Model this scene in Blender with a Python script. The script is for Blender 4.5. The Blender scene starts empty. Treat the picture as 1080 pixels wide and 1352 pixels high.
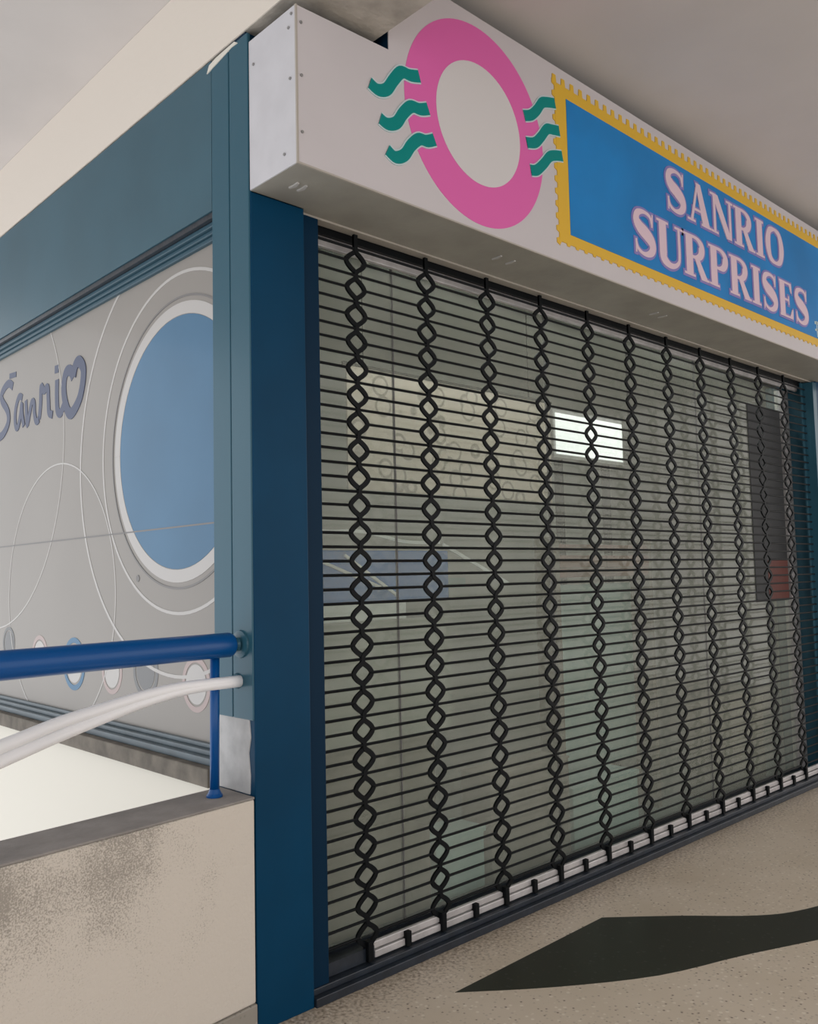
import bpy, bmesh, math, random
from mathutils import Vector, Matrix

# ------------------------------------------------------------------ camera, world, exposure
S = bpy.context.scene
C = S.collection
yaw, pitch, roll, F = 0.7596, 0.0744, -0.0222, 1158.77
fw = Vector((math.sin(yaw)*math.cos(pitch), math.cos(yaw)*math.cos(pitch), math.sin(pitch)))
rt = Vector((math.cos(yaw), -math.sin(yaw), 0)); up = rt.cross(fw)
r2 = rt*math.cos(roll)+up*math.sin(roll); u2 = -rt*math.sin(roll)+up*math.cos(roll)
cam_d = bpy.data.cameras.new('camera'); cam = bpy.data.objects.new('camera', cam_d); C.objects.link(cam)
M = Matrix((r2, u2, -fw)).transposed().to_4x4(); M.translation = Vector((-1.5847, -2.4033, 1.4)); cam.matrix_world = M
cam_d.sensor_fit = 'VERTICAL'; cam_d.sensor_height = 36; cam_d.lens = F/1352*36; cam_d.clip_start = .02; cam_d.clip_end = 300
S.camera = cam

w = bpy.data.worlds.new('sky'); S.world = w; w.use_nodes = True
nt = w.node_tree; nt.nodes.clear()
out = nt.nodes.new('ShaderNodeOutputWorld'); bg = nt.nodes.new('ShaderNodeBackground')
tc = nt.nodes.new('ShaderNodeTexCoord'); vm = nt.nodes.new('ShaderNodeVectorMath'); vm.operation = 'DOT_PRODUCT'
vm.inputs[1].default_value = Vector((-.82, .42, .38)).normalized()          # overcast sky, brightest over the open side
cr = nt.nodes.new('ShaderNodeValToRGB'); cr.color_ramp.interpolation = 'EASE'
cr.color_ramp.elements[0].position = .30; cr.color_ramp.elements[0].color = (.80, .77, .75, 1)
cr.color_ramp.elements[1].position = .92; cr.color_ramp.elements[1].color = (.82, .83, .85, 1)
mp = nt.nodes.new('ShaderNodeMapRange'); mp.inputs[1].default_value = -1; mp.inputs[2].default_value = 1
nt.links.new(tc.outputs['Generated'], vm.inputs[0]); nt.links.new(vm.outputs['Value'], mp.inputs[0])
nt.links.new(mp.outputs[0], cr.inputs[0]); nt.links.new(cr.outputs[0], bg.inputs[0]); bg.inputs[1].default_value = 1.95
nt.links.new(bg.outputs[0], out.inputs[0])

S.view_settings.view_transform = 'Standard'; S.view_settings.look = 'None'
S.view_settings.gamma = 1; S.view_settings.use_curve_mapping = False; S.view_settings.exposure = 0.0

# ------------------------------------------------------------------ materials
def mat(name, col, rough=.5, metal=0, coat=0, bump=0, bscale=40, var=0, vscale=3, spec=.5):
    m = bpy.data.materials.new(name); m.use_nodes = True; t = m.node_tree
    b = t.nodes['Principled BSDF']; L = t.links.new
    b.inputs['Base Color'].default_value = (*col, 1); b.inputs['Roughness'].default_value = rough
    b.inputs['Metallic'].default_value = metal; b.inputs['Coat Weight'].default_value = coat
    b.inputs['Coat Roughness'].default_value = .08; b.inputs['Specular IOR Level'].default_value = spec
    co = t.nodes.new('ShaderNodeTexCoord')
    if var:
        n = t.nodes.new('ShaderNodeTexNoise'); n.inputs['Scale'].default_value = vscale; n.inputs['Detail'].default_value = 5
        r = t.nodes.new('ShaderNodeValToRGB')
        r.color_ramp.elements[0].position = .35; r.color_ramp.elements[0].color = (*[c*(1-var) for c in col], 1)
        r.color_ramp.elements[1].position = .65; r.color_ramp.elements[1].color = (*[min(1, c*(1+var*.5)) for c in col], 1)
        L(co.outputs['Object'], n.inputs[0]); L(n.outputs[0], r.inputs[0]); L(r.outputs[0], b.inputs['Base Color'])
    if bump:
        n = t.nodes.new('ShaderNodeTexNoise'); n.inputs['Scale'].default_value = bscale; n.inputs['Detail'].default_value = 3
        bp = t.nodes.new('ShaderNodeBump'); bp.inputs['Strength'].default_value = bump; bp.inputs['Distance'].default_value = .01
        L(co.outputs['Object'], n.inputs[0]); L(n.outputs[0], bp.inputs['Height']); L(bp.outputs[0], b.inputs['Normal'])
    return m

def terrazzo(name, base, chips, light, rough=.4, grime=False, density=.5):
    m = mat(name, base, rough); t = m.node_tree; b = t.nodes['Principled BSDF']; L = t.links.new
    co = t.nodes.new('ShaderNodeTexCoord')
    def layer(scale, lo, hi, col, prev):
        v = t.nodes.new('ShaderNodeTexVoronoi'); v.inputs['Scale'].default_value = scale; v.inputs['Randomness'].default_value = 1
        L(co.outputs['Object'], v.inputs['Vector'])
        r = t.nodes.new('ShaderNodeMapRange'); r.inputs[1].default_value = lo; r.inputs[2].default_value = hi
        r.inputs[3].default_value = 1; r.inputs[4].default_value = 0; L(v.outputs['Distance'], r.inputs[0])
        sel = t.nodes.new('ShaderNodeSeparateColor'); L(v.outputs['Color'], sel.inputs[0])
        g = t.nodes.new('ShaderNodeMath'); g.operation = 'GREATER_THAN'; g.inputs[1].default_value = 1-density; L(sel.outputs[0], g.inputs[0])
        mu = t.nodes.new('ShaderNodeMath'); mu.operation = 'MULTIPLY'; L(r.outputs[0], mu.inputs[0]); L(g.outputs[0], mu.inputs[1])
        mx = t.nodes.new('ShaderNodeMix'); mx.data_type = 'RGBA'; L(mu.outputs[0], mx.inputs[0])
        if prev: L(prev, mx.inputs[6])
        else: mx.inputs[6].default_value = (*base, 1)
        mx.inputs[7].default_value = (*col, 1)
        return mx.outputs[2], mu
    o, _ = layer(45, .2, .34, light, None)
    o, _ = layer(60, .2, .34, [c*.8 for c in base], o)
    o, _ = layer(48, .10, .26, chips, o)
    n = t.nodes.new('ShaderNodeTexNoise'); n.inputs['Scale'].default_value = 2.2; n.inputs['Detail'].default_value = 6
    L(co.outputs['Object'], n.inputs[0])
    mx = t.nodes.new('ShaderNodeMix'); mx.data_type = 'RGBA'; mx.blend_type = 'MULTIPLY'
    r = t.nodes.new('ShaderNodeValToRGB'); r.color_ramp.elements[0].position = .3; r.color_ramp.elements[0].color = (.86, .84, .8, 1)
    r.color_ramp.elements[1].position = .7; r.color_ramp.elements[1].color = (1, 1, 1, 1)
    L(n.outputs[0], r.inputs[0]); mx.inputs[0].default_value = 1; L(o, mx.inputs[6]); L(r.outputs[0], mx.inputs[7]); o = mx.outputs[2]
    if grime:   # dirt gathered along the threshold
        sp = t.nodes.new('ShaderNodeSeparateXYZ'); L(co.outputs['Object'], sp.inputs[0])
        mr = t.nodes.new('ShaderNodeMapRange'); mr.inputs[1].default_value = -.30; mr.inputs[2].default_value = -.02; L(sp.outputs[1], mr.inputs[0])
        n2 = t.nodes.new('ShaderNodeTexNoise'); n2.inputs['Scale'].default_value = 75; n2.inputs['Detail'].default_value = 5; L(co.outputs['Object'], n2.inputs[0])
        ad = t.nodes.new('ShaderNodeMath'); ad.operation = 'MULTIPLY_ADD'; ad.inputs[1].default_value = .36; L(mr.outputs[0], ad.inputs[0]); L(n2.outputs[0], ad.inputs[2])
        r2_ = t.nodes.new('ShaderNodeMapRange'); r2_.inputs[1].default_value = .68; r2_.inputs[2].default_value = 1.08; L(ad.outputs[0], r2_.inputs[0])
        m2 = t.nodes.new('ShaderNodeMix'); m2.data_type = 'RGBA'; L(r2_.outputs[0], m2.inputs[0]); L(o, m2.inputs[6]); m2.inputs[7].default_value = (.12, .085, .05, 1); o = m2.outputs[2]
    L(o, b.inputs['Base Color'])
    return m

TEAL   = mat('teal_paint', (.032, .090, .125), .42, spec=.35, bump=.03, bscale=6, var=.10, vscale=2)
TEALC  = mat('teal_column_paint', (.022, .085, .125), .28, spec=.30, bump=.04, bscale=9)
NAVY   = mat('deep_blue_gloss_paint', (.001, .038, .088), .36, bump=.02, bscale=5, var=.15, vscale=2, spec=.10)
NAVYD  = mat('dark_blue_paint', (.002, .018, .042), .4, spec=.08)
DARK   = mat('dark_navy_metal', (.012, .018, .028), .4, bump=.1, bscale=60, var=.3, vscale=20)
IRON   = mat('black_steel', (.004, .005, .006), .5, spec=.10)
RAILB  = mat('blue_rail_paint', (.001, .062, .225), .28, spec=.3, bump=.03, bscale=25)
CREAM  = mat('cream_wall_paint', (.62, .57, .51), .8, bump=.1, bscale=30)
CEIL   = mat('ceiling_paint', (.55, .52, .505), .9, bump=.05, bscale=20, var=.06, vscale=1.5)
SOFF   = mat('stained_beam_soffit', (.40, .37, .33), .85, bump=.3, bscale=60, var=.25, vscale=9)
WHITEW = mat('white_spandrel_paint', (.60, .58, .52), .85, bump=.05)
BLOCK  = mat('grey_render', (.40, .40, .40), .85, bump=.25, bscale=20, var=.15, vscale=14)
CAPM   = mat('grey_cement_cap', (.235, .215, .20), .75, bump=.15, bscale=60, var=.18, vscale=10)
SILLM  = mat('weathered_sill', (.125, .11, .09), .8, bump=.2, bscale=40, var=.35, vscale=12)
FRAMEG = mat('grey_blue_frame', (.085, .115, .135), .4, var=.15, vscale=8)
SIGNW  = mat('sign_white_panel', (.50, .47, .485), .45, var=.03, vscale=2)
ENDW   = mat('sign_end_plate', (.50, .50, .53), .4, var=.05, vscale=9)
TRAY   = mat('sign_underside_metal', (.31, .30, .265), .55, bump=.12, bscale=25, var=.12, vscale=5)
TRAYL  = mat('light_metal_lip', (.36, .33, .29), .5)
PINK   = mat('pink_sign_paint', (.63, .115, .36), .5, spec=.25)
WHT2   = mat('pale_disc_paint', (.56, .54, .54), .5)
TEALG  = mat('teal_wave_paint', (.0, .20, .185), .5, spec=.15)
HALO   = mat('pale_cyan_outline', (.45, .56, .58), .5)
YEL    = mat('yellow_sign_paint', (.62, .37, .02), .5)
BLUE   = mat('sky_blue_sign_paint', (.010, .185, .48), .42, spec=.2, var=.14, vscale=2.2)
MAUVE  = mat('mauve_outline', (.20, .17, .42), .5)
LETT   = mat('pale_pink_lettering', (.62, .47, .54), .5)
ALU    = mat('brushed_aluminium', (.50, .48, .48), .38, metal=.35, bump=.15, bscale=50, var=.18, vscale=14)
VINYL  = mat('grey_window_vinyl', (.245, .231, .214), .45, coat=.10, spec=.3, var=.04, vscale=1.2)
VBLUE  = mat('blue_vinyl', (.055, .150, .26), .45, coat=.10, spec=.3, var=.12, vscale=1.3)
VLIGHT = mat('pale_vinyl_line', (.42, .41, .40), .45, coat=.10, spec=.3)
VLINE  = mat('grey_vinyl_line', (.17, .165, .165), .5, coat=.10, spec=.3)
VLOGO  = mat('slate_blue_vinyl', (.055, .07, .125), .5, coat=.10, spec=.3)
VGREY  = mat('muted_grey_vinyl', (.16, .165, .17), .5, coat=.10, spec=.3)
VPINK  = mat('muted_pink_vinyl', (.37, .30, .29), .5, coat=.10, spec=.3)
HOSE   = mat('white_plastic_conduit', (.80, .80, .82), .4, bump=.1, bscale=30)
RIVET  = mat('rivet_metal', (.30, .30, .30), .4, metal=.6)
FLOOR  = terrazzo('beige_terrazzo', (.63, .545, .445), (.16, .12, .09), (.74, .67, .57), .38, grime=True, density=.42)
INLAY  = terrazzo('black_terrazzo', (.020, .022, .014), (.05, .035, .025), (.05, .05, .045), .36, density=.2)
BASET  = terrazzo('grey_terrazzo', (.28, .26, .23), (.06, .05, .05), (.4, .38, .35), .5)

def glass_film():
    m = bpy.data.materials.new('hazy_shop_glass'); m.use_nodes = True; t = m.node_tree; t.nodes.clear(); L = t.links.new
    o = t.nodes.new('ShaderNodeOutputMaterial')
    tr = t.nodes.new('ShaderNodeBsdfTransparent'); tr.inputs[0].default_value = (.90, .94, .91, 1)
    df = t.nodes.new('ShaderNodeBsdfDiffuse')
    gl = t.nodes.new('ShaderNodeBsdfGlossy'); gl.inputs['Roughness'].default_value = .03
    co = t.nodes.new('ShaderNodeTexCoord'); n = t.nodes.new('ShaderNodeTexNoise'); n.inputs['Scale'].default_value = 1.6; n.inputs['Detail'].default_value = 4
    r = t.nodes.new('ShaderNodeValToRGB'); r.color_ramp.elements[0].position = .35; r.color_ramp.elements[0].color = (.66, .68, .60, 1)
    r.color_ramp.elements[1].position = .65; r.color_ramp.elements[1].color = (.78, .79, .71, 1)
    L(co.outputs['Object'], n.inputs[0]); L(n.outputs[0], r.inputs[0]); L(r.outputs[0], df.inputs[0])
    a = t.nodes.new('ShaderNodeMixShader'); a.inputs[0].default_value = .21; L(tr.outputs[0], a.inputs[1]); L(df.outputs[0], a.inputs[2])
    fr = t.nodes.new('ShaderNodeFresnel'); fr.inputs[0].default_value = 1.27
    b = t.nodes.new('ShaderNodeMixShader'); ge = t.nodes.new('ShaderNodeNewGeometry'); su = t.nodes.new('ShaderNodeMath'); su.operation = 'SUBTRACT'; su.inputs[0].default_value = 1; L(ge.outputs['Backfacing'], su.inputs[1])
    mf = t.nodes.new('ShaderNodeMath'); mf.operation = 'MULTIPLY'; L(fr.outputs[0], mf.inputs[0]); L(su.outputs[0], mf.inputs[1]); L(mf.outputs[0], b.inputs[0]); L(a.outputs[0], b.inputs[1]); L(gl.outputs[0], b.inputs[2])
    L(b.outputs[0], o.inputs[0]); return m
GLASS = glass_film()

def balcony_paint():   # cream paint with mildew speckle spreading down from the coping at the far left
    m = mat('mildewed_cream_paint', (.55, .50, .44), .85, bump=.25, bscale=90); t = m.node_tree; b = t.nodes['Principled BSDF']; L = t.links.new
    co = t.nodes.new('ShaderNodeTexCoord'); sp = t.nodes.new('ShaderNodeSeparateXYZ'); L(co.outputs['Object'], sp.inputs[0])
    n1 = t.nodes.new('ShaderNodeTexNoise'); n1.inputs['Scale'].default_value = 4; n1.inputs['Detail'].default_value = 5; L(co.outputs['Object'], n1.inputs[0])
    mr = t.nodes.new('ShaderNodeMapRange'); mr.inputs[1].default_value = .25; mr.inputs[2].default_value = .62; L(sp.outputs[2], mr.inputs[0])
    mx_ = t.nodes.new('ShaderNodeMapRange'); mx_.inputs[1].default_value = -.05; mx_.inputs[2].default_value = -.38; L(sp.outputs[0], mx_.inputs[0])
    mm = t.nodes.new('ShaderNodeMath'); mm.operation = 'MULTIPLY'; L(mr.outputs[0], mm.inputs[0]); L(mx_.outputs[0], mm.inputs[1])
    ad = t.nodes.new('ShaderNodeMath'); ad.operation = 'MULTIPLY_ADD'; ad.inputs[1].default_value = .34; L(mm.outputs[0], ad.inputs[0]); L(n1.outputs[0], ad.inputs[2])
    n2 = t.nodes.new('ShaderNodeTexNoise'); n2.inputs['Scale'].default_value = 230; n2.inputs['Detail'].default_value = 2; L(co.outputs['Object'], n2.inputs[0])
    m3 = t.nodes.new('ShaderNodeMath'); m3.operation = 'MULTIPLY_ADD'; m3.inputs[1].default_value = 1.0; L(n2.outputs[0], m3.inputs[0]); L(ad.outputs[0], m3.inputs[2])
    r = t.nodes.new('ShaderNodeMapRange'); r.inputs[1].default_value = 1.23; r.inputs[2].default_value = 1.50; L(m3.outputs[0], r.inputs[0])
    mul = t.nodes.new('ShaderNodeMath'); mul.operation = 'MULTIPLY'; mul.inputs[1].default_value = .60; L(r.outputs[0], mul.inputs[0])
    mix = t.nodes.new('ShaderNodeMix'); mix.data_type = 'RGBA'; L(mul.outputs[0], mix.inputs[0])
    mix.inputs[6].default_value = (.55, .50, .44, 1); mix.inputs[7].default_value = (.13, .115, .095, 1); L(mix.outputs[2], b.inputs['Base Color'])
    return m
BALC = balcony_paint()

# ------------------------------------------------------------------ mesh helpers
def link(name, bm, m, parent=None, smooth=False, bevel=0):
    me = bpy.data.meshes.new(name); bmesh.ops.recalc_face_normals(bm, faces=bm.faces); bm.to_mesh(me); bm.free()
    o = bpy.data.objects.new(name, me); C.objects.link(o); me.materials.append(m)
    if parent: o.parent = parent
    if smooth:
        for p in me.polygons: p.use_smooth = True
    if bevel:
        b = o.modifiers.new('bevel', 'BEVEL'); b.width = bevel; b.segments = 2; b.limit_method = 'ANGLE'
    return o
def box(bm, x0, y0, z0, x1, y1, z1):
    v = [bm.verts.new(p) for p in ((x0,y0,z0),(x1,y0,z0),(x1,y1,z0),(x0,y1,z0),(x0,y0,z1),(x1,y0,z1),(x1,y1,z1),(x0,y1,z1))]
    for f in ((0,3,2,1),(4,5,6,7),(0,1,5,4),(1,2,6,5),(2,3,7,6),(3,0,4,7)): bm.faces.new([v[i] for i in f])
def boxes(name, L_, m, parent=None, bevel=0):
    bm = bmesh.new()
    for b in L_: box(bm, *b)
    return link(name, bm, m, parent, bevel=bevel)
def prism(bm, pts, fn, d0, d1):          # polygon in 2D mapped by fn(a, b, depth)
    A = [bm.verts.new(fn(a, b, d0)) for a, b in pts]; B = [bm.verts.new(fn(a, b, d1)) for a, b in pts]
    n = len(pts); bm.faces.new(A); bm.faces.new(B[::-1])
    for i in range(n): bm.faces.new((A[i], B[i], B[(i+1) % n], A[(i+1) % n]))
def catmull(P, k=6):
    out_ = []
    for i in range(len(P)-1):
        p0 = P[max(i-1, 0)]; p1 = P[i]; p2 = P[i+1]; p3 = P[min(i+2, len(P)-1)]
        for j in range(k):
            t = j/k
            out_.append(tuple(.5*((2*b)+(-a+c)*t+(2*a-5*b+4*c-d)*t*t+(-a+3*b-3*c+d)*t**3) for a, b, c, d in zip(p0, p1, p2, p3)))
    out_.append(tuple(P[-1])); return out_
def WV(a, b, d): return (.062-d, a, b)       # window-plane drawing: a = y, b = z
def strip(bm, P, W, fn, d0, d1, ramp=0):         # ribbon along 2D path P, width W (number or list)
    n = len(P)
    if not hasattr(W, '__len__'): W = [W]*n
    rows = []
    for i in range(n):
        a = P[max(i-1, 0)]; b = P[min(i+1, n-1)]; tx, ty = b[0]-a[0], b[1]-a[1]; l = math.hypot(tx, ty) or 1
        nx, ny = -ty/l*W[i]/2, tx/l*W[i]/2
        q = ((P[i][0]+nx, P[i][1]+ny), (P[i][0]-nx, P[i][1]-ny))
        e_ = i*ramp
        rows.append([bm.verts.new(fn(*q[0], d0+e_)), bm.verts.new(fn(*q[1], d0+e_)), bm.verts.new(fn(*q[1], d1)), bm.verts.new(fn(*q[0], d1))])
    for i in range(n-1):
        for k in range(4): bm.faces.new((rows[i][k], rows[i][(k+1) % 4], rows[i+1][(k+1) % 4], rows[i+1][k]))
    bm.faces.new(rows[0]); bm.faces.new(rows[-1][::-1])
def ringpts(cx, cy, r, n=72): return [(cx+r*math.cos(2*math.pi*i/n), cy+r*math.sin(2*math.pi*i/n)) for i in range(n)]
ANN = [0]
def annulus(bm, cx, cy, r0, r1, fn, d0, d1, a0=0, a1=2*math.pi, n=96):
    ANN[0] += 1; d1 += .00009*(ANN[0] % 9)
    P = [(cx+(r0+r1)/2*math.cos(a0+(a1-a0)*i/n), cy+(r0+r1)/2*math.sin(a0+(a1-a0)*i/n)) for i in range(n+1)]
    if fn is WV:                                     # stop at the frame of the window
        runs = [[]]
        for q in P:
            if q[0] > .241: runs[-1].append(q)
            elif runs[-1]: runs.append([])
        for q in runs:
            if len(q) > 1: strip(bm, q, r1-r0, fn, d0, d1)
        return
    strip(bm, P, r1-r0, fn, d0, d1)
def tube(bm, P, r, n=16):
    rows = []; P = [Vector(p) for p in P]
    R = r if hasattr(r, '__len__') else [r]*len(P)
    for i, p in enumerate(P):
        t = (P[min(i+1, len(P)-1)]-P[max(i-1, 0)]).normalized(); a = t.cross(Vector((0, 0, 1)))
        if a.length < .05: a = t.cross(Vector((1, 0, 0)))
        a.normalize(); b = a.cross(t)
        rows.append([bm.verts.new(p+R[i]*(a*math.cos(2*math.pi*k/n)+b*math.sin(2*math.pi*k/n))) for k in range(n)])
    for i in range(len(P)-1):
        for k in range(n): bm.faces.new((rows[i][k], rows[i][(k+1) % n], rows[i+1][(k+1) % n], rows[i+1][k]))
    bm.faces.new(rows[0]); bm.faces.new(rows[-1][::-1])
def thing(name, label, cat, loc=(0, 0, 0), group=None):
    o = bpy.data.objects.new(name, None); C.objects.link(o); o.empty_display_size = .1
    o['label'] = label; o['category'] = cat; o['_loc'] = 0; del o['_loc']
    if group: o['group'] = group
    return o
def tag(o, label, cat, group=None):
    o['label'] = label; o['category'] = cat
    if group: o['group'] = group
    return o
def struct(o, label=None):
    o['kind'] = 'structure'
    if label: o['label'] = label
    return o
def origin(o, p):                         # put an Empty at its base, keep the parts where they are
    o.location = p
    for ch in o.children: ch.matrix_parent_inverse = Matrix.Translation(Vector(p)).inverted()

ZC, ZB, ZH, D = 3.634, 3.261, 2.697, .265   # ceiling, beam soffit, sign underside, sign projection
XR = 4.56                                    # right side of the shutter opening

# ------------------------------------------------------------------ structure
fl = boxes('floor', [(-5, -5.5, -.15, 9, -.01, 0), (0.0, -.01, -.15, 9, 4, 0)], FLOOR); struct(fl, 'speckled beige terrazzo walkway floor')
bm = bmesh.new()
inl = [(.619, -.255), (1.50, -.243), (1.74, -.47), (1.946, -.686), (2.10, -.79), (2.30, -.87), (2.6, -.93), (2.6, -1.25), (2.25, -1.12), (1.872, -.955), (1.547, -.815), (1.2, -.681), (.883, -.497)]
c_in = catmull([(2.6, -1.25), (2.25, -1.12), (1.872, -.955), (1.547, -.815), (1.2, -.681), (.883, -.475), (.619, -.257)], 4)
c_out = [(1.50, -.243)] + catmull([(1.50, -.243), (1.72, -.45), (1.946, -.686), (2.15, -.80), (2.6, -.93)], 4)[1:]
poly = c_out + c_in
prism(bm, poly, lambda a, b, d: (a, b, d), .0, .0012)
struct(link('trim_1', bm, INLAY), 'black terrazzo band inlaid in the beige floor')
# ceiling over the walkway and over the open side
struct(boxes('ceiling', [(-5, -4.2, ZC, 9, 5.0, ZC+.2)], CEIL), 'plain pale grey ceiling')
struct(boxes('trim_2', [(-.002, -4.2, ZB+.004, .365, 5.0, ZC-.001)], CREAM), 'cream ceiling beam running over the corner of the shop')
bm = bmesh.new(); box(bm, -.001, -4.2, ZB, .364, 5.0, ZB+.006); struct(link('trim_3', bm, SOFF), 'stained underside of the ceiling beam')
# wall behind the sign and front bulkhead
struct(boxes('wall_front', [(0.0, 0.02, ZH+.02, 9, .12, ZB-.002), (.366, .02, ZB-.002, 9, .12, ZC-.001)], NAVYD), 'dark wall hidden behind the sign')
struct(boxes('wall_left', [(.02, .24, -3.6, .20, 9, .71)], WHITEW), 'bright white wall below the side window sill')
# low balcony wall (slightly splayed towards the walkway)
ang = math.radians(6.8)
def BW(a, y, z):                             # a = distance left from the pillar, y = depth
    return (-a*math.cos(ang)-y*0, y-a*math.sin(ang), z)
bm = bmesh.new()
def slab(bm, a0, a1, y0, y1, z0, z1):
    v = [bm.verts.new(BW(a, y, z)) for z in (z0, z1) for a, y in ((a0, y0), (a1, y0), (a1, y1), (a0, y1))]
    for f in ((0,1,2,3),(7,6,5,4),(0,4,5,1),(1,5,6,2),(2,6,7,3),(3,7,4,0)): bm.faces.new([v[i] for i in f])
slab(bm, .003, 3.2, 0.0, .20, .092, .712); struct(link('wall_balcony', bm, BALC, bevel=.006), 'cream low balcony wall speckled with mildew')
bm = bmesh.new(); slab(bm, .003, 3.2, -.002, .204, .712, .720); struct(link('trim_4', bm, CAPM, bevel=.003), 'grey cement top of the low balcony wall')
bm = bmesh.new(); slab(bm, .003, 3.2, -.008, .2, -.6, .092); struct(link('baseboard_left', bm, BASET, bevel=.004), 'speckled skirting under the low balcony wall')

# ------------------------------------------------------------------ corner pillar, fascia and side frame
t = thing('corner_pillar', 'glossy deep blue corner pillar left of the shutter', 'pillar')
boxes('front_face', [(0.002, 0, 0, .2225, .12, ZH-.002)], NAVY, t, bevel=.004)
side = boxes('side_face', [(-.003, .004, .955, .01, .120, ZB-.012)], TEALC, t, bevel=.003); side['label'] = 'teal side face of the pillar'
sd2 = boxes('side_cladding', [(-.003, .124, .955, .01, .236, ZB-.012)], TEALC, t, bevel=.003); sd2['label'] = 'teal cladding strip beside the window'
boxes('core', [(0.012, .12, .0, .2, .236, ZB-.012)], NAVYD, t)
bm = bmesh.new()
prism(bm, [(.03, .72), (.236, .72), (.236, .958), (.19, .962), (.10, .957), (.03, .962), (.022, .90), (.034, .85), (.026, .78)], lambda a, b, d: (d, a, b), -.001, .012)
pb = link('plinth_block', bm, BLOCK, t, bevel=.003); pb['label'] = 'rough pale grey block under the teal cladding'
origin(t, (.11, .12, 0))

t = thing('side_fascia', 'wide teal fascia panel above the side window', 'panel')
boxes('panel', [(-.002, .238, 2.705, .03, 9, ZB-.006)], TEAL, t)
bm = bmesh.new(); prism(bm, [(.08, 3.250), (.20, 3.247), (.245, 3.240), (.262, 3.215), (.18, 3.226), (.10, 3.238), (.06, 3.236)], lambda a, b, d: (d, a, b), -.006, -.002)
lab_ = link('peeled_paint', bm, WHITEW, t); lab_['label'] = 'white scrap of bare paint along the top edge'
origin(t, (0, 1, 2.705))

win = boxes('window_1', [(.062, .236, .80, .068, 9, 2.66)], VINYL); struct(win, 'side shop window covered in grey printed vinyl')
FRAMET = mat('teal_window_frame', (.025, .070, .10), .35, spec=.35)
fr = boxes('window_frame', [(.022, .238, 2.666, .064, 9, 2.684), (.036, .238, 2.650, .064, 9, 2.666), (.046, .238, 2.632, .064, 9, 2.650)], FRAMET, win, bevel=.003)
boxes('frame_shadow', [(.004, .238, 2.684, .066, 9, 2.704)], DARK, win)  # dark strip standing in for the shadow along the frame's outer edge
boxes('bottom_rail', [(.0, .238, .775, .064, 9, .800), (.024, .238, .80, .064, 9, .818), (.045, .238, .818, .064, 9, .834)], FRAMEG, win, bevel=.003)
struct(boxes('trim_5', [(-.03, .238, .712, .20, 9, .775)], SILLM, bevel=.004), 'weathered brown grey sill under the side window')
# vinyl printing
cy, cz = .60, 1.935
bm = bmesh.new(); prism(bm, [(max(.24, a), b) for a, b in ringpts(cy, cz, .485)], WV, 0, .0010); link('round_panel', bm, VBLUE, win)['label'] = 'plain blue disc printed on the vinyl'
bm = bmesh.new(); annulus(bm, cy, cz, .487, .535, WV, 0, .0014); annulus(bm, cy, cz, .645, .657, WV, 0, .0012); annulus(bm, cy+.02, cz-.02, .86, .873, WV, 0, .0012)
annulus(bm, 1.75, 1.35, .62, .627, WV, 0, .0012);
annulus(bm, 2.6, 2.1, .92, .927, WV, 0, .0011)
link('pale_ring', bm, VLIGHT, win)
bm = bmesh.new(); annulus(bm, cy, cz, .553, .561, WV, 0, .0016); link('grey_ring', bm, VLINE, win)
bm = bmesh.new(); strip(bm, [(.236, 1.610), (9, 1.610)], .006, WV, 0, .002); link('vinyl_seam', bm, VLINE, win)
# printed word
LG = [([(2.354, 2.455), (2.40, 2.478), (2.445, 2.479), (2.50, 2.458), (2.525, 2.43), (2.504, 2.395), (2.45, 2.355), (2.418, 2.32), (2.412, 2.28), (2.44, 2.245), (2.50, 2.215), (2.58, 2.205)], .034),
      ([(2.406, 2.519), (2.307, 2.512)], .022),
      ([(2.216, 2.371), (2.26, 2.385), (2.30, 2.345), (2.318, 2.29), (2.305, 2.235), (2.275, 2.225), (2.24, 2.28), (2.222, 2.34), (2.216, 2.29), (2.19, 2.22)], .027),
      ([(2.165, 2.350), (2.155, 2.28), (2.143, 2.22), (2.115, 2.27), (2.085, 2.325), (2.055, 2.32), (2.045, 2.26), (2.02, 2.218), (1.985, 2.225)], .027),
      ([(1.985, 2.225), (1.968, 2.30), (1.962, 2.385), (1.925, 2.358), (1.880, 2.368), (1.868, 2.30), (1.858, 2.240), (1.815, 2.222)], .030),
      ([(1.765, 2.385), (1.765, 2.30), (1.755, 2.235), (1.72, 2.215), (1.680, 2.245)], .034),
      ([(1.768, 2.456), (1.77, 2.418)], .036),
      ([(1.573, 2.360), (1.595, 2.392), (1.635, 2.405), (1.668, 2.385), (1.682, 2.33), (1.668, 2.27), (1.635, 2.215), (1.60, 2.195), (1.555, 2.208), (1.500, 2.25), (1.468, 2.31), (1.458, 2.37), (1.478, 2.405), (1.515, 2.425), (1.550, 2.408), (1.570, 2.365)], .042)]
for P, wd in LG:
    bm = bmesh.new(); strip(bm, catmull(P, 5) if len(P) > 2 else P, wd*1.28, WV, .0018, 0, ramp=.00003)
    o = link('printed_letter', bm, VLOGO, win)
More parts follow.
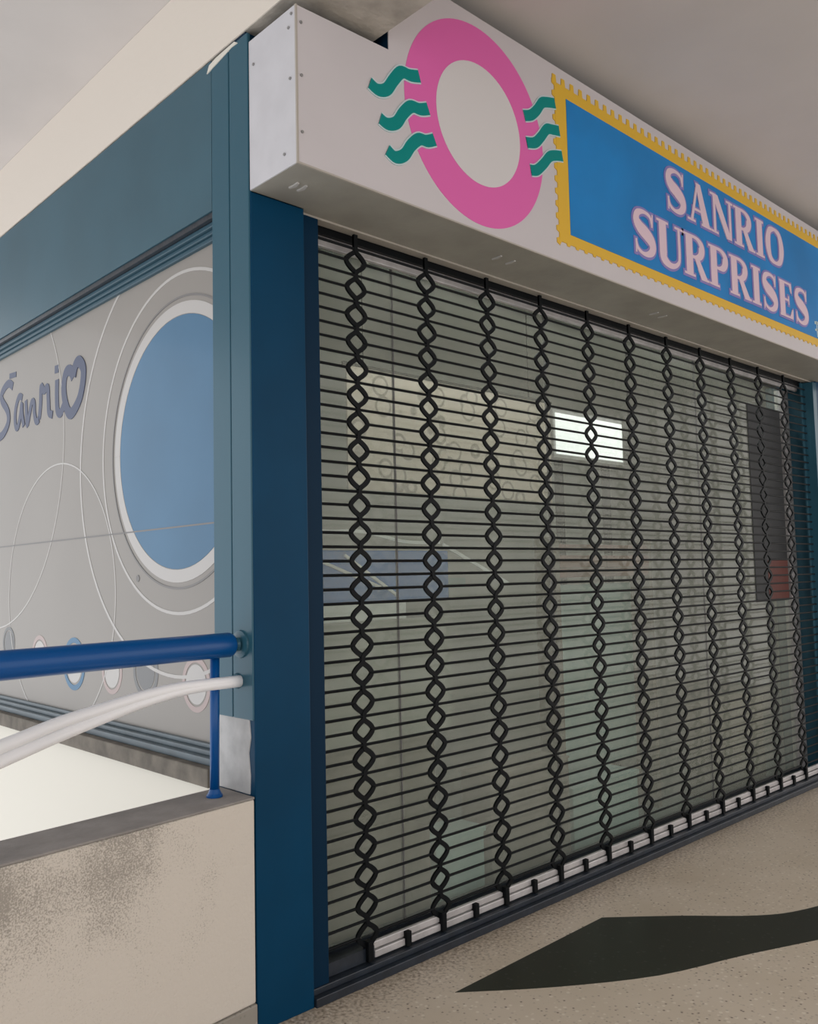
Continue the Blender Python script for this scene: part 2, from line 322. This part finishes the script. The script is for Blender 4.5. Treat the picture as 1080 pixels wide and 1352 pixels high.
# small plain badges along the foot of the vinyl
for y, z, r, m in ((2.37, 1.105, .085, VGREY), (1.545, 1.045, .118, VBLUE), (1.16, 1.035, .095, VPINK), (.86, 1.055, .105, VGREY), (.47, 1.03, .10, VPINK), (1.95, 1.06, .10, VPINK)):
    bm = bmesh.new(); annulus(bm, y, z, r*.80, r, WV, 0, .0012, n=48); link('badge_ring', bm, m, win)
    bm = bmesh.new(); prism(bm, ringpts(y, z, r*.72, 40), WV, 0, .0010); link('badge', bm, m if m is VGREY else VLIGHT, win)
bm = bmesh.new(); prism(bm, ringpts(.925, 1.42, .014, 20), WV, 0, .002); link('printed_dot', bm, VLINE, win)

# ------------------------------------------------------------------ sign
t = thing('shop_sign', 'white box sign with pink disc and blue stamp panel above the shutter', 'sign')
XE = 4.95
bm = bmesh.new()
fn = lambda a, b, d: (a, d, b)
prof = [(0.002, ZH), (XE, ZH), (XE, 3.552), (.398, 3.552), (.398, 3.226), (.002, 3.212)]
prism(bm, prof, fn, -D, -D+.004)
link('front_panel', bm, SIGNW, t)
boxes('end_plate', [(0.0, -D, ZH, .004, -.001, 3.212)], ENDW, t)
boxes('end_plate', [(XE, -D, ZH, XE+.0015, -.022, 3.55)], ENDW, t)
boxes('edge_trim', [(-.001, -D-.002, ZH, .006, -D+.004, 3.213), (0.0, -D-.0015, ZH-.002, XE, -D+.006, ZH+.004)], TRAYL, t)
boxes('underside_tray', [(0.004, -D+.004, ZH-.001, .2225, -.001, ZH+.006), (.2225, -D+.004, ZH-.001, XE, .030, ZH+.006)], TRAY, t)
boxes('rear_lip', [(.225, .030, ZH-.004, XE, .076, ZH+.004), (.225, .026, ZH-.008, XE, .031, ZH-.001)], TRAYL, t)
boxes('top_cover', [(.004, -D+.004, 3.205, .398, -.002, 3.211), (.398, -D+.004, 3.54, XE, .0, 3.546)], DARK, t)
boxes('step_plate', [(.397, -D+.004, 3.215, .402, .0, 3.546)], NAVYD, t)
for (x, z) in ((.008, 3.16), (.008, 2.985), (.008, 2.80)):
    bm = bmesh.new(); tube(bm, [(x+.012, -D-.004, z), (x+.012, -D, z)], .005, 10); 
    link('rivet', bm, RIVET, t)
for (y, z) in ((-.23, 3.15), (-.235, 2.98), (-.03, 3.12), (-.20, 2.745), (-.245, 3.19)):
    bm = bmesh.new(); tube(bm, [(-.004, y, z), (0, y, z)], .005, 10); link('rivet', bm, RIVET, t)
for x0 in (.085, .118, 1.10, 1.185, 2.3, 2.38):
    bm = bmesh.new(); P = [(x0+.006*k, -.10-.0135*k) for k in range(5)]
    strip(bm, [(x0, -.105), (x0+.004, -.13), (x0-.0, -.155)], [.008, .013, .008], lambda a, b, d: (a, b, d), ZH-.006, ZH-.001); link('vent_slot', bm, VLIGHT, t)
disc = (.86, 3.115)
bm = bmesh.new(); prism(bm, ringpts(*disc, .392, 96), fn, -D-.0010, -D); link('pink_disc', bm, PINK, t)
bm = bmesh.new(); prism(bm, ringpts(disc[0]+.005, disc[1]+.005, .238, 72), fn, -D-.0018, -D); link('pale_disc', bm, WHT2, t)
W6 = [[(.305, 3.069), (.341, 3.058), (.382, 3.076), (.415, 3.122), (.453, 3.165), (.496, 3.170), (.542, 3.184)],
      [(.349, 2.96), (.383, 2.952), (.425, 2.972), (.458, 3.018), (.497, 3.056), (.541, 3.062), (.583, 3.079)],
      [(.380, 2.859), (.416, 2.845), (.459, 2.867), (.493, 2.913), (.533, 2.949), (.572, 2.955), (.612, 2.974)],
      [(1.135, 3.252), (1.179, 3.270), (1.219, 3.306), (1.254, 3.349), (1.294, 3.366), (1.345, 3.380)],
      [(1.147, 3.143), (1.199, 3.160), (1.239, 3.197), (1.281, 3.245), (1.321, 3.257), (1.369, 3.267)],
      [(1.167, 3.034), (1.205, 3.046), (1.253, 3.088), (1.294, 3.131), (1.336, 3.150), (1.384, 3.162)]]
for P in W6:
    Q = catmull(P, 5)
    bm = bmesh.new(); strip(bm, Q, .054, fn, -D-.0037, -D); link('wave_outline', bm, HALO, t)
    bm = bmesh.new(); strip(bm, Q, .044, fn, -D-.0042, -D); link('wave_stripe', bm, TEALG, t)
# perforated stamp border and blue panel
x0, x1, z0, z1 = 1.345, 4.415, 2.786, 3.478
bm = bmesh.new(); prism(bm, [(x0, z0), (x1, z0), (x1, z1), (x0, z1)], fn, -D-.0034, -D)
n = 49; p = (x1-x0)/n
for i in range(n+1):
    for zz, s in ((z1, 1), (z0, -1)):
        a = x0+i*p; DT = -D-.0032
        prism(bm, [(a-.015, zz-s*.006), (a+.015, zz-s*.006), (a+.011, zz+s*.032), (a-.011, zz+s*.032)] if s > 0 else [(a-.015, zz+.006), (a+.015, zz+.006), (a+.009, zz-.010), (a-.009, zz-.010)], fn, DT, -D)
m_ = 13
for i in range(m_+1):
    b = z0+(z1-z0)*i/m_
    for xx, s in ((x0, -1), (x1, 1)):
        prism(bm, [(xx-s*.004, b-.018), (xx-s*.004, b+.018), (xx+s*.017, b+.010), (xx+s*.017, b-.010)], fn, -D-.0029, -D)
link('stamp_border', bm, YEL, t)
boxes('blue_panel', [(1.422, -D-.005, 2.830, 4.338, -D, 3.428)], BLUE, t)
# --- serif letters drawn from stems, hairlines and swashes; coordinates in a unit box of width w, height 1
def seg(x0, y0, x1, y1, w_): return ('s', [(x0, y0), (x1, y1)], w_)
def L_stem(x, y0=0, y1=1, w_=.24): return [('r', x-w_/2, y0, x+w_/2, y1)]
def serif(x, y, l=.20, h=.055): return [('r', x-l, y-h/2, x+l, y+h/2)]
def cur(P, W): return [('c', P, W)]
def glyph(ch):
    if ch == 'I': return .5, L_stem(.25, 0, 1)+serif(.25, .03)+serif(.25, .97)
    if ch == 'U': return .95, L_stem(.22, .28, 1)+serif(.22, .97)+serif(.80, .97, .15)+cur([(.22, .34), (.24, .14), (.42, .03), (.62, .05), (.77, .18), (.80, .38)], [.24, .22, .13, .09, .08, .08])+L_stem(.80, .36, 1, .08)
    if ch == 'P': return .85, L_stem(.22)+serif(.22, .03)+serif(.16, .97, .14)+cur([(.22, .965), (.50, .965), (.68, .86), (.70, .72), (.62, .56), (.45, .49), (.22, .49)], [.06, .07, .15, .22, .16, .07, .06])
    if ch == 'R': return .95, glyph('P')[1]+[('q', [(.40, .50), (.58, .50), (.92, .0), (.66, .0)])]+serif(.80, .03, .15)
    if ch == 'N': return .98, L_stem(.16, 0, 1, .09)+L_stem(.82, 0, 1, .09)+[('q', [(.06, 1), (.32, 1), (.87, .0), (.66, .0)])]+serif(.16, .03, .14)+serif(.82, .97, .14)+serif(.10, .97, .10)
    if ch == 'A': return .95, [('q', [(.38, 1), (.56, 1), (.90, 0), (.62, 0)]), ('q', [(.40, .95), (.47, .95), (.22, 0), (.13, 0)]), ('r', .24, .30, .70, .36)]+serif(.17, .03, .15)+serif(.76, .03, .20)
    if ch == 'E': return .82, L_stem(.22)+[('r', .08, .0, .72, .06), ('r', .08, .94, .70, 1), ('r', .25, .47, .55, .53), ('q', [(.55, .0), (.74, .0), (.76, .28), (.71, .28)]), ('q', [(.55, 1.), (.70, 1.), (.72, .74), (.67, .74)]), ('r', .52, .38, .57, .62)]
    if ch == 'O': return .98, cur([(.49, .97), (.24, .86), (.15, .5), (.24, .14), (.49, .03), (.74, .14), (.83, .5), (.74, .86), (.49, .97)], [.07, .16, .23, .16, .07, .16, .23, .16, .07])
    if ch == 'S': return .80, cur([(.66, .74), (.60, .92), (.40, .975), (.20, .90), (.15, .74), (.25, .60), (.45, .50), (.62, .38), (.66, .22), (.56, .08), (.36, .025), (.18, .10), (.12, .27)], [.05, .07, .07, .13, .20, .24, .26, .24, .20, .13, .07, .07, .05])+[('q', [(.63, .70), (.68, .70), (.70, 1.0), (.66, 1.0)]), ('q', [(.10, .0), (.14, .0), (.15, .30), (.10, .30)])]
def draw(bm, items, ox, oy, sx, sy, g, d):
    for it in items:
        d += .00012
        k = it[0]
        if k == 'r':
            pts = [(it[1]*sx-g, it[2]*sy-g), (it[3]*sx+g, it[2]*sy-g), (it[3]*sx+g, it[4]*sy+g), (it[1]*sx-g, it[4]*sy+g)]
        elif k == 'q':
            Q = [(a*sx, b*sy) for a, b in it[1]]; cx_ = sum(a for a, b in Q)/4; cy_ = sum(b for a, b in Q)/4
            pts = [(a+(g if a > cx_ else -g), b+(g if b > cy_ else -g)) for a, b in Q]
        if k in 'rq': prism(bm, [(ox+a, oy+b) for a, b in pts], fn, d, -D-.004)
        else:
            P = catmull([(*a, w_) for a, w_ in zip(it[1], it[2])], 5)
            strip(bm, [(ox+a*sx, oy+b*sy) for a, b, _ in P], [w_*sx*1.0+2*g for _, _, w_ in P], fn, d, -D-.004, ramp=.00001)
def word(txt, xa, xb, zb, h):
    W = [glyph(c)[0] for c in txt]; sx = (xb-xa)/sum(W); x = xa
    for c in txt:
        w_, it = glyph(c)
        bm = bmesh.new(); draw(bm, it, x, zb, sx, h, .012, -D-.0075); o = link('letter', bm, MAUVE, t); o['label'] = 'pale letter %s with a mauve outline' % c
        bm = bmesh.new(); draw(bm, it, x, zb, sx, h, .0, -D-.0100); link('letter_face', bm, LETT, o)
        x += w_*sx
word('SANRIO', 2.205, 3.555, 3.172, .215)
word('SURPRISES', 1.895, 3.868, 2.880, .215)
bm = bmesh.new(); strip(bm, [(3.955, 2.925), (4.07, 2.935)], .018, fn, -D-.007, -D); strip(bm, [(3.96, 2.88), (4.05, 2.895)], .014, fn, -D-.007, -D); strip(bm, [(3.985, 2.94), (3.992, 2.84)], .012, fn, -D-.007, -D)
link('sparkle_mark', bm, HALO, t)
origin(t, (2.4, -.13, ZH))

# ------------------------------------------------------------------ rolling grille
t = thing('rolling_grille', 'closed black chain link and rod rolling shutter across the shopfront', 'shutter')
YS, X0, X1 = .045, .300, 4.505
PZ = .1015; ZN = 1.413
nodes = [ZN+PZ*k for k in range(-13, 13)]
cx_l = [.4917+.370*i for i in range(11)]
def wave(s):                      # 0..1 along one link: rounded diamond half
    s = min(1, max(0, (s-.13)/.74)); tri = 1-abs(2*s-1); return .25*tri+.75*math.sin(math.pi*s)**.85
for xc in cx_l:
    bm = bmesh.new()
    for sgn in (1, -1):
        P = []
        for k in range(len(nodes)-1):
            for j in range(12):
                s = j/12; P.append((xc+sgn*(1 if k % 2 else -1)*.044*wave(s), nodes[k]+PZ*s))
        P.append((xc, nodes[-1])); P.append((xc, 2.685))
        strip(bm, P, .0175, fn, YS+sgn*.0012-.0045, YS+sgn*.0012+.0045)
    link('chain', bm, IRON, t)
for i, z in enumerate(nodes[1:]):
    bm = bmesh.new(); tube(bm, [(X0-.02, YS, z), (X1+.02, YS, z)], .0055, 8); link('rod', bm, IRON, t, smooth=False)
for i in range(len(nodes)-1):
    z = nodes[i]+PZ/2; bm = bmesh.new(); e = [X0-.02]+[v for c_ in cx_l for v in (c_-.040, c_+.040)]+[X1+.02]
    for k in range(0, len(e), 2): tube(bm, [(e[k], YS, z), (e[k+1], YS, z)], .0055, 8)
    link('rod', bm, IRON, t)
boxes('bottom_bar', [(X0+.22, YS-.008, .058, X1-.03, YS+.014, .083), (X0+.22, YS-.002, .087, X1-.03, YS+.014, .112)], ALU, t, bevel=.003)
boxes('bar_end', [(X0-.03, YS-.004, .056, X0+.22, YS+.014, .10)], DARK, t)
for i in range(21):
    x = cx_l[0]+.185*i; 
    boxes('bracket', [(x-.012, YS-.020, .056, x+.012, YS+.012, .108 if i % 2 else .125)], IRON, t, bevel=.002)
g = boxes('guide_channel', [(.2225, .018, 0.0, .298, .03, ZH-.012), (.2225, .03, 0, .285, .075, ZH-.012)], NAVYD, t, bevel=.002)
boxes('guide_channel', [(XR-.03, .068, 0.0, XR+.02, .08, ZH-.012), (XR, .0, 0, XR+.06, .08, ZH-.012)], TEALC, t, bevel=.002)
origin(t, (2.4, .045, .055))

struct(boxes('trim_6', [(.224, -.010, 0, XR, .20, .030), (.224, .012, .030, XR, .20, .052)], DARK, bevel=.003), 'dark metal threshold under the shutter')

struct(boxes('wall_east', [(4.952, -.02, 0, 9, .2, ZC-.001)], CREAM), 'plain cream wall beyond the right pillar')
# right hand pillar
t = thing('blue_pillar', 'deep blue pillar at the right end of the shutter', 'pillar')
boxes('front_face', [(XR+.055, 0, 0, 4.95, .12, ZH-.002)], NAVY, t, bevel=.004)
boxes('reveal', [(XR+.02, .08, 0, XR+.055, .34, ZH-.002)], TEALC, t)
origin(t, (4.75, .06, 0))

# ------------------------------------------------------------------ glass shopfront
YG = .19
w2 = boxes('window_2', [(.2, YG+.012, ZH-.008, XR+.02, YG+.05, ZH+.02), (.2, YG, .0, XR+.02, YG+.05, .060)], DARK); struct(w2, 'frame of the glass shopfront behind the shutter')
boxes('gap_shade', [(.2, .082, 2.668, XR, .098, ZH+.02)], IRON, w2)  # black strip put in for the shade in the gap above the rail
boxes('head_rail', [(.2, .105, 2.632, XR, .125, 2.690)], ALU, w2, bevel=.004)
boxes('side_post', [(XR-.085, YG-.01, .06, XR+.02, YG+.045, ZH-.05)], ALU, w2, bevel=.003)
xs = [.2, .822, 1.838, 2.57, 3.306, XR-.08]
for a, b in zip(xs, xs[1:]):
    boxes('glass_pane', [(a+.002, YG+.015, .06, b-.002, YG+.023, ZH-.008)], GLASS, w2)
for a in xs[1:-1]: boxes('pane_joint', [(a-.002, YG+.013, .06, a+.002, YG+.025, ZH-.008)], VLINE, w2)

# shop interior
INW = mat('interior_wall_paint', (.42, .42, .38), .8, var=.1, vscale=1.2)
INF = mat('interior_floor_tile', (.20, .22, .21), .5, var=.1, vscale=1)
struct(boxes('wall_back', [(.1, 1.9, 0, 7, 2.0, 2.9)], INW), 'pale wall at the back of the dim shop')
struct(boxes('wall_right', [(6.9, .25, 0, 7, 1.9, 2.9)], INW), 'right wall inside the shop')
struct(boxes('floor_shop', [(.1, .25, -.02, 7, 2, .004)], INF), 'floor inside the shop')
struct(boxes('ceiling_shop', [(.1, .25, 2.85, 7, 2, 2.9)], INW), 'ceiling inside the shop')

def group_thing(name, label, cat, parts, at, group=None):
    t_ = thing(name, label, cat, group=group)
    for pn, L_, m in parts: boxes(pn, L_, m, t_, bevel=.003)
    origin(t_, at); return t_
TAN = mat('tan_patterned_film', (.50, .44, .34), .7, var=.15, vscale=2.5)
nt_ = TAN.node_tree; v_ = nt_.nodes.new('ShaderNodeTexVoronoi'); v_.inputs['Scale'].default_value = 8; co_ = nt_.nodes.new('ShaderNodeTexCoord')
r_ = nt_.nodes.new('ShaderNodeValToRGB'); e_ = r_.color_ramp.elements; e_[0].position = 0; e_[0].color = (.66, .55, .46, 1); e_[1].position = 1; e_[1].color = (.66, .55, .46, 1)
for p_, c_ in ((.30, (.68, .57, .48, 1)), (.34, (.38, .31, .26, 1)), (.40, (.38, .31, .26, 1)), (.44, (.66, .55, .46, 1))): x_ = e_.new(p_); x_.color = c_
nt_.links.new(co_.outputs['Object'], v_.inputs['Vector']); nt_.links.new(v_.outputs['Distance'], r_.inputs[0]); nt_.links.new(r_.outputs[0], nt_.nodes['Principled BSDF'].inputs['Base Color'])
AQUA = mat('aqua_plastic', (.30, .44, .42), .5, var=.08, vscale=2)
CARD = mat('brown_carton', (.16, .13, .10), .8, var=.12, vscale=3)
BROWN = mat('reddish_wood', (.17, .045, .022), .6, var=.25, vscale=6)
PBLUE = mat('blue_reflection_tone', (.015, .16, .55), .5, var=.2, vscale=4)
PANW = mat('white_board', (.85, .86, .86), .6)
PDARK = mat('charcoal_reflection', (.045, .047, .05), .6, var=.2, vscale=4)
LIT = bpy.data.materials.new('lit_panel'); LIT.use_nodes = True
LIT.node_tree.nodes['Principled BSDF'].inputs['Emission Color'].default_value = (1, 1, 1, 1)
LIT.node_tree.nodes['Principled BSDF'].inputs['Emission Strength'].default_value = 1.15
FILL = LIT.copy(); FILL.name = 'fill_light_glow'; FILL.node_tree.nodes['Principled BSDF'].inputs['Emission Strength'].default_value = 28  # strong emission for the added lamps out of view
# bubble printed hanging behind the glass
t = thing('hanging_panel', 'tan hanging panel printed with small bubbles behind the shutter', 'panel')
boxes('sheet', [(.90, .60, 1.80, 2.38, .61, 2.36)], TAN, t)
random.seed(4)
boxes('hanger_rod', [(.88, .598, 2.36, 2.40, .612, 2.375)], IRON, t)
for x in (1.0, 2.2): boxes('cord', [(x, .603, 2.375, x+.004, .607, 2.848)], IRON, t)
origin(t, (1.4, .6, 2.36))
group_thing('glow_panel', 'added white panel on a stand, glowing as a pale patch behind the shutter', 'light box',  # made-up glowing panel, gives a soft pale glow behind the glass
  [('case', [(2.46, .64, 2.07, 3.18, .72, 2.35)], ALU), ('lit_face', [(2.48, .632, 2.09, 3.16, .639, 2.33)], LIT), ('stand', [(2.56, .68, 0.004, 2.60, .72, 2.07), (3.04, .68, .004, 3.08, .72, 2.07)], IRON)], (2.82, .68, .004))
group_thing('display_shelf', 'reddish brown wooden shelf unit standing inside the shop', 'shelf',
  [('shelf', [(2.24, .46, 1.53, 3.12, .59, 1.56)], BROWN), ('shelf', [(2.24, .46, 1.38, 3.12, .59, 1.43)], BROWN), ('side_panel', [(2.20, .46, .004, 2.24, .60, 1.60)], CARD), ('side_panel', [(3.12, .46, .004, 3.16, .60, 1.60)], CARD), ('back_panel', [(2.24, .59, .30, 3.12, .60, 1.34)], AQUA), ('drawer_front', [(2.24, .455, 1.432, 2.67, .47, 1.50), (2.68, .455, 1.432, 3.12, .47, 1.50)], BROWN)], (2.6, .65, .004))
t = group_thing('blue_reflection', 'blue and white block standing in for a reflection near the left end of the shutter', 'counter',  # blue block put in for a coloured reflection in the glass
  [('body', [(.45, .46, .70, 1.38, .85, 1.22)], INW), ('base', [(.5, .5, .004, 1.3, .85, .70)], CARD), ('blue_top', [(.45, .46, 1.30, 1.38, .85, 1.52)], PBLUE), ('white_band', [(.45, .455, 1.22, 1.10, .85, 1.30)], PANW)], (.9, .65, .004))
for i_, x_ in enumerate((.60, .86, 1.12)): boxes('aqua_patch', [(x_, .456, 1.33+.03*(i_ % 2), x_+.17, .4605, 1.39+.03*(i_ % 2))], AQUA, t)
bm = bmesh.new(); f2 = lambda a, b, d: (a, d, b)
strip(bm, catmull([(.50, 1.66), (.62, 1.60), (.85, 1.60), (1.10, 1.56), (1.32, 1.56)], 6), .014, f2, .450, .456)
strip(bm, [(.55, 1.50), (.95, 1.36)], .012, f2, .450, .459); strip(bm, [(.75, 1.50), (1.05, 1.32)], .012, f2, .450, .459)
strip(bm, [(1.34, 1.55), (1.80, 1.36)], .016, f2, .450, .456)
tag(link('reflection_streaks', bm, PANW), 'white diagonal streaks standing in for a reflection over the blue block', 'ribbon')  # white streaks drawn in as part of the blue reflection
group_thing('reflection_sheet', 'dark sheet with a reddish foot standing in for a reflection in the shop glass at the right end', 'poster',  # dark and red sheets painted in for a reflection in the glass
  [('dark_sheet', [(3.98, .199, 1.19, 4.47, .2035, 2.50)], PDARK), ('red_foot', [(4.16, .1965, 1.20, 4.465, .1985, 1.46)], mat('rust_red_reflection', (.16, .055, .045), .6))], (4.22, .2, 1.19))
for lab, x0_, x1_, y0_, z1_, m in (('brown carton on the shop floor, nearest the left pillar', .42, 1.02, .255, .36, CARD),
                              ('tall brown carton on the shop floor beside the aqua crate', 1.40, 1.98, .255, .50, CARD),
                              ('grey brown carton at the right end of the row on the shop floor', 3.5, 4.2, .30, .55, CARD)):
    group_thing('carton', lab, 'carton', [('box_body', [(x0_, y0_, .005, x1_, y0_+.18, z1_)], m), ('lid_flap', [(x0_-.004, y0_-.004, z1_, x1_+.004, y0_+.184, z1_+.012)], m)], ((x0_+x1_)/2, y0_+.2, .005), 'cartons on the shop floor')
for lab, x0_, x1_, y0_, z1_ in (('aqua plastic crate between two brown cartons at the left', 1.06, 1.36, .265, .30), ('large aqua plastic crate left of the wooden shelf foot', 2.02, 2.60, .265, .34)):
    group_thing('storage_crate', lab, 'crate', [('crate_body', [(x0_, y0_, .005, x1_, y0_+.18, z1_)], AQUA), ('crate_rim', [(x0_-.008, y0_-.008, z1_-.02, x1_+.008, y0_+.188, z1_+.004)], AQUA)], ((x0_+x1_)/2, y0_+.09, .005), 'aqua crates on the shop floor')

# ------------------------------------------------------------------ handrail on the balcony wall
t = thing('handrail', 'thick blue tubular handrail on the low balcony wall', 'railing')
bm = bmesh.new(); A = [BW(.036, .080, 1.196), BW(3.2, .080, 1.196)]
d_ = (Vector(A[1])-Vector(A[0])).normalized()
tube(bm, [Vector(A[0])+d_*k for k in (0, .004, .012)]+[A[1]], [.030, .036, .0395, .0395], 28); link('top_rail', bm, RAILB, t, smooth=True)
for a_ in (.090, 1.6, 3.0):
    bm = bmesh.new(); tube(bm, [BW(a_, .106, .722), BW(a_, .100, 1.17)], .0150, 18); po = link('post', bm, RAILB, t, smooth=True)
    bm = bmesh.new(); tube(bm, [BW(a_, .106, .7205), BW(a_, .106, .726), BW(a_, .106, .732), BW(a_, .106, .745)], [.026, .026, .021, .0155], 20); link('post_foot', bm, RAILB, po, smooth=False)
bm = bmesh.new(); tube(bm, [(-.0035, .070, 1.196), (-.010, .070, 1.196), (-.014, .070, 1.196)], [.046, .044, .030], 24)
tube(bm, [(-.012, .071, 1.196), (-.040, .078, 1.196)], .022, 18)
fl_ = link('wall_flange', bm, TEALC, t); fl_['label'] = 'dark teal flange fixed to the pillar'
origin(t, BW(.09, .1, .7205))

t = thing('plastic_conduit', 'white twin plastic conduit running out of the pillar below the handrail', 'conduit')
PC = [(-.004, .078, 1.076), (-.059, .058, 1.078), (-.159, .035, 1.081), (-.281, .0, 1.080), (-.431, -.06, 1.070), (-.576, -.14, 1.058), (-.711, -.23, 1.050), (-.837, -.33, 1.042), (-.968, -.44, 1.033), (-1.133, -.60, 1.014)]
for s_ in (1, -1):
    Q = [(x, y, z+s_*min(.0150, .003+.010*max(0, (-x-.15))*2.2)) for x, y, z in PC]
    bm = bmesh.new(); tube(bm, catmull(Q, 6), .0160, 18); link('conduit_strand', bm, HOSE, t, smooth=True)
bm = bmesh.new(); tube(bm, [(-.0035, .09, 1.076), (-.012, .087, 1.076)], [.026, .022], 18); link('socket', bm, TEALC, t)
origin(t, (-.004, .085, 1.076))

# added strip lights, out of view at the shop ceiling, to brighten the interior
for xa, lab in ((.6, 'added unseen strip light at the shop ceiling near the left pillar'), (2.7, 'added unseen strip light at the shop ceiling near the right end')):
    group_thing('fill_light', lab, 'light', [('housing', [(xa, .31, 2.815, xa+1.6, .38, 2.848)], ALU), ('tube', [(xa+.03, .325, 2.800, xa+1.57, .365, 2.814)], FILL)], (xa+.8, .345, 2.82), 'added unseen lights inside the shop')
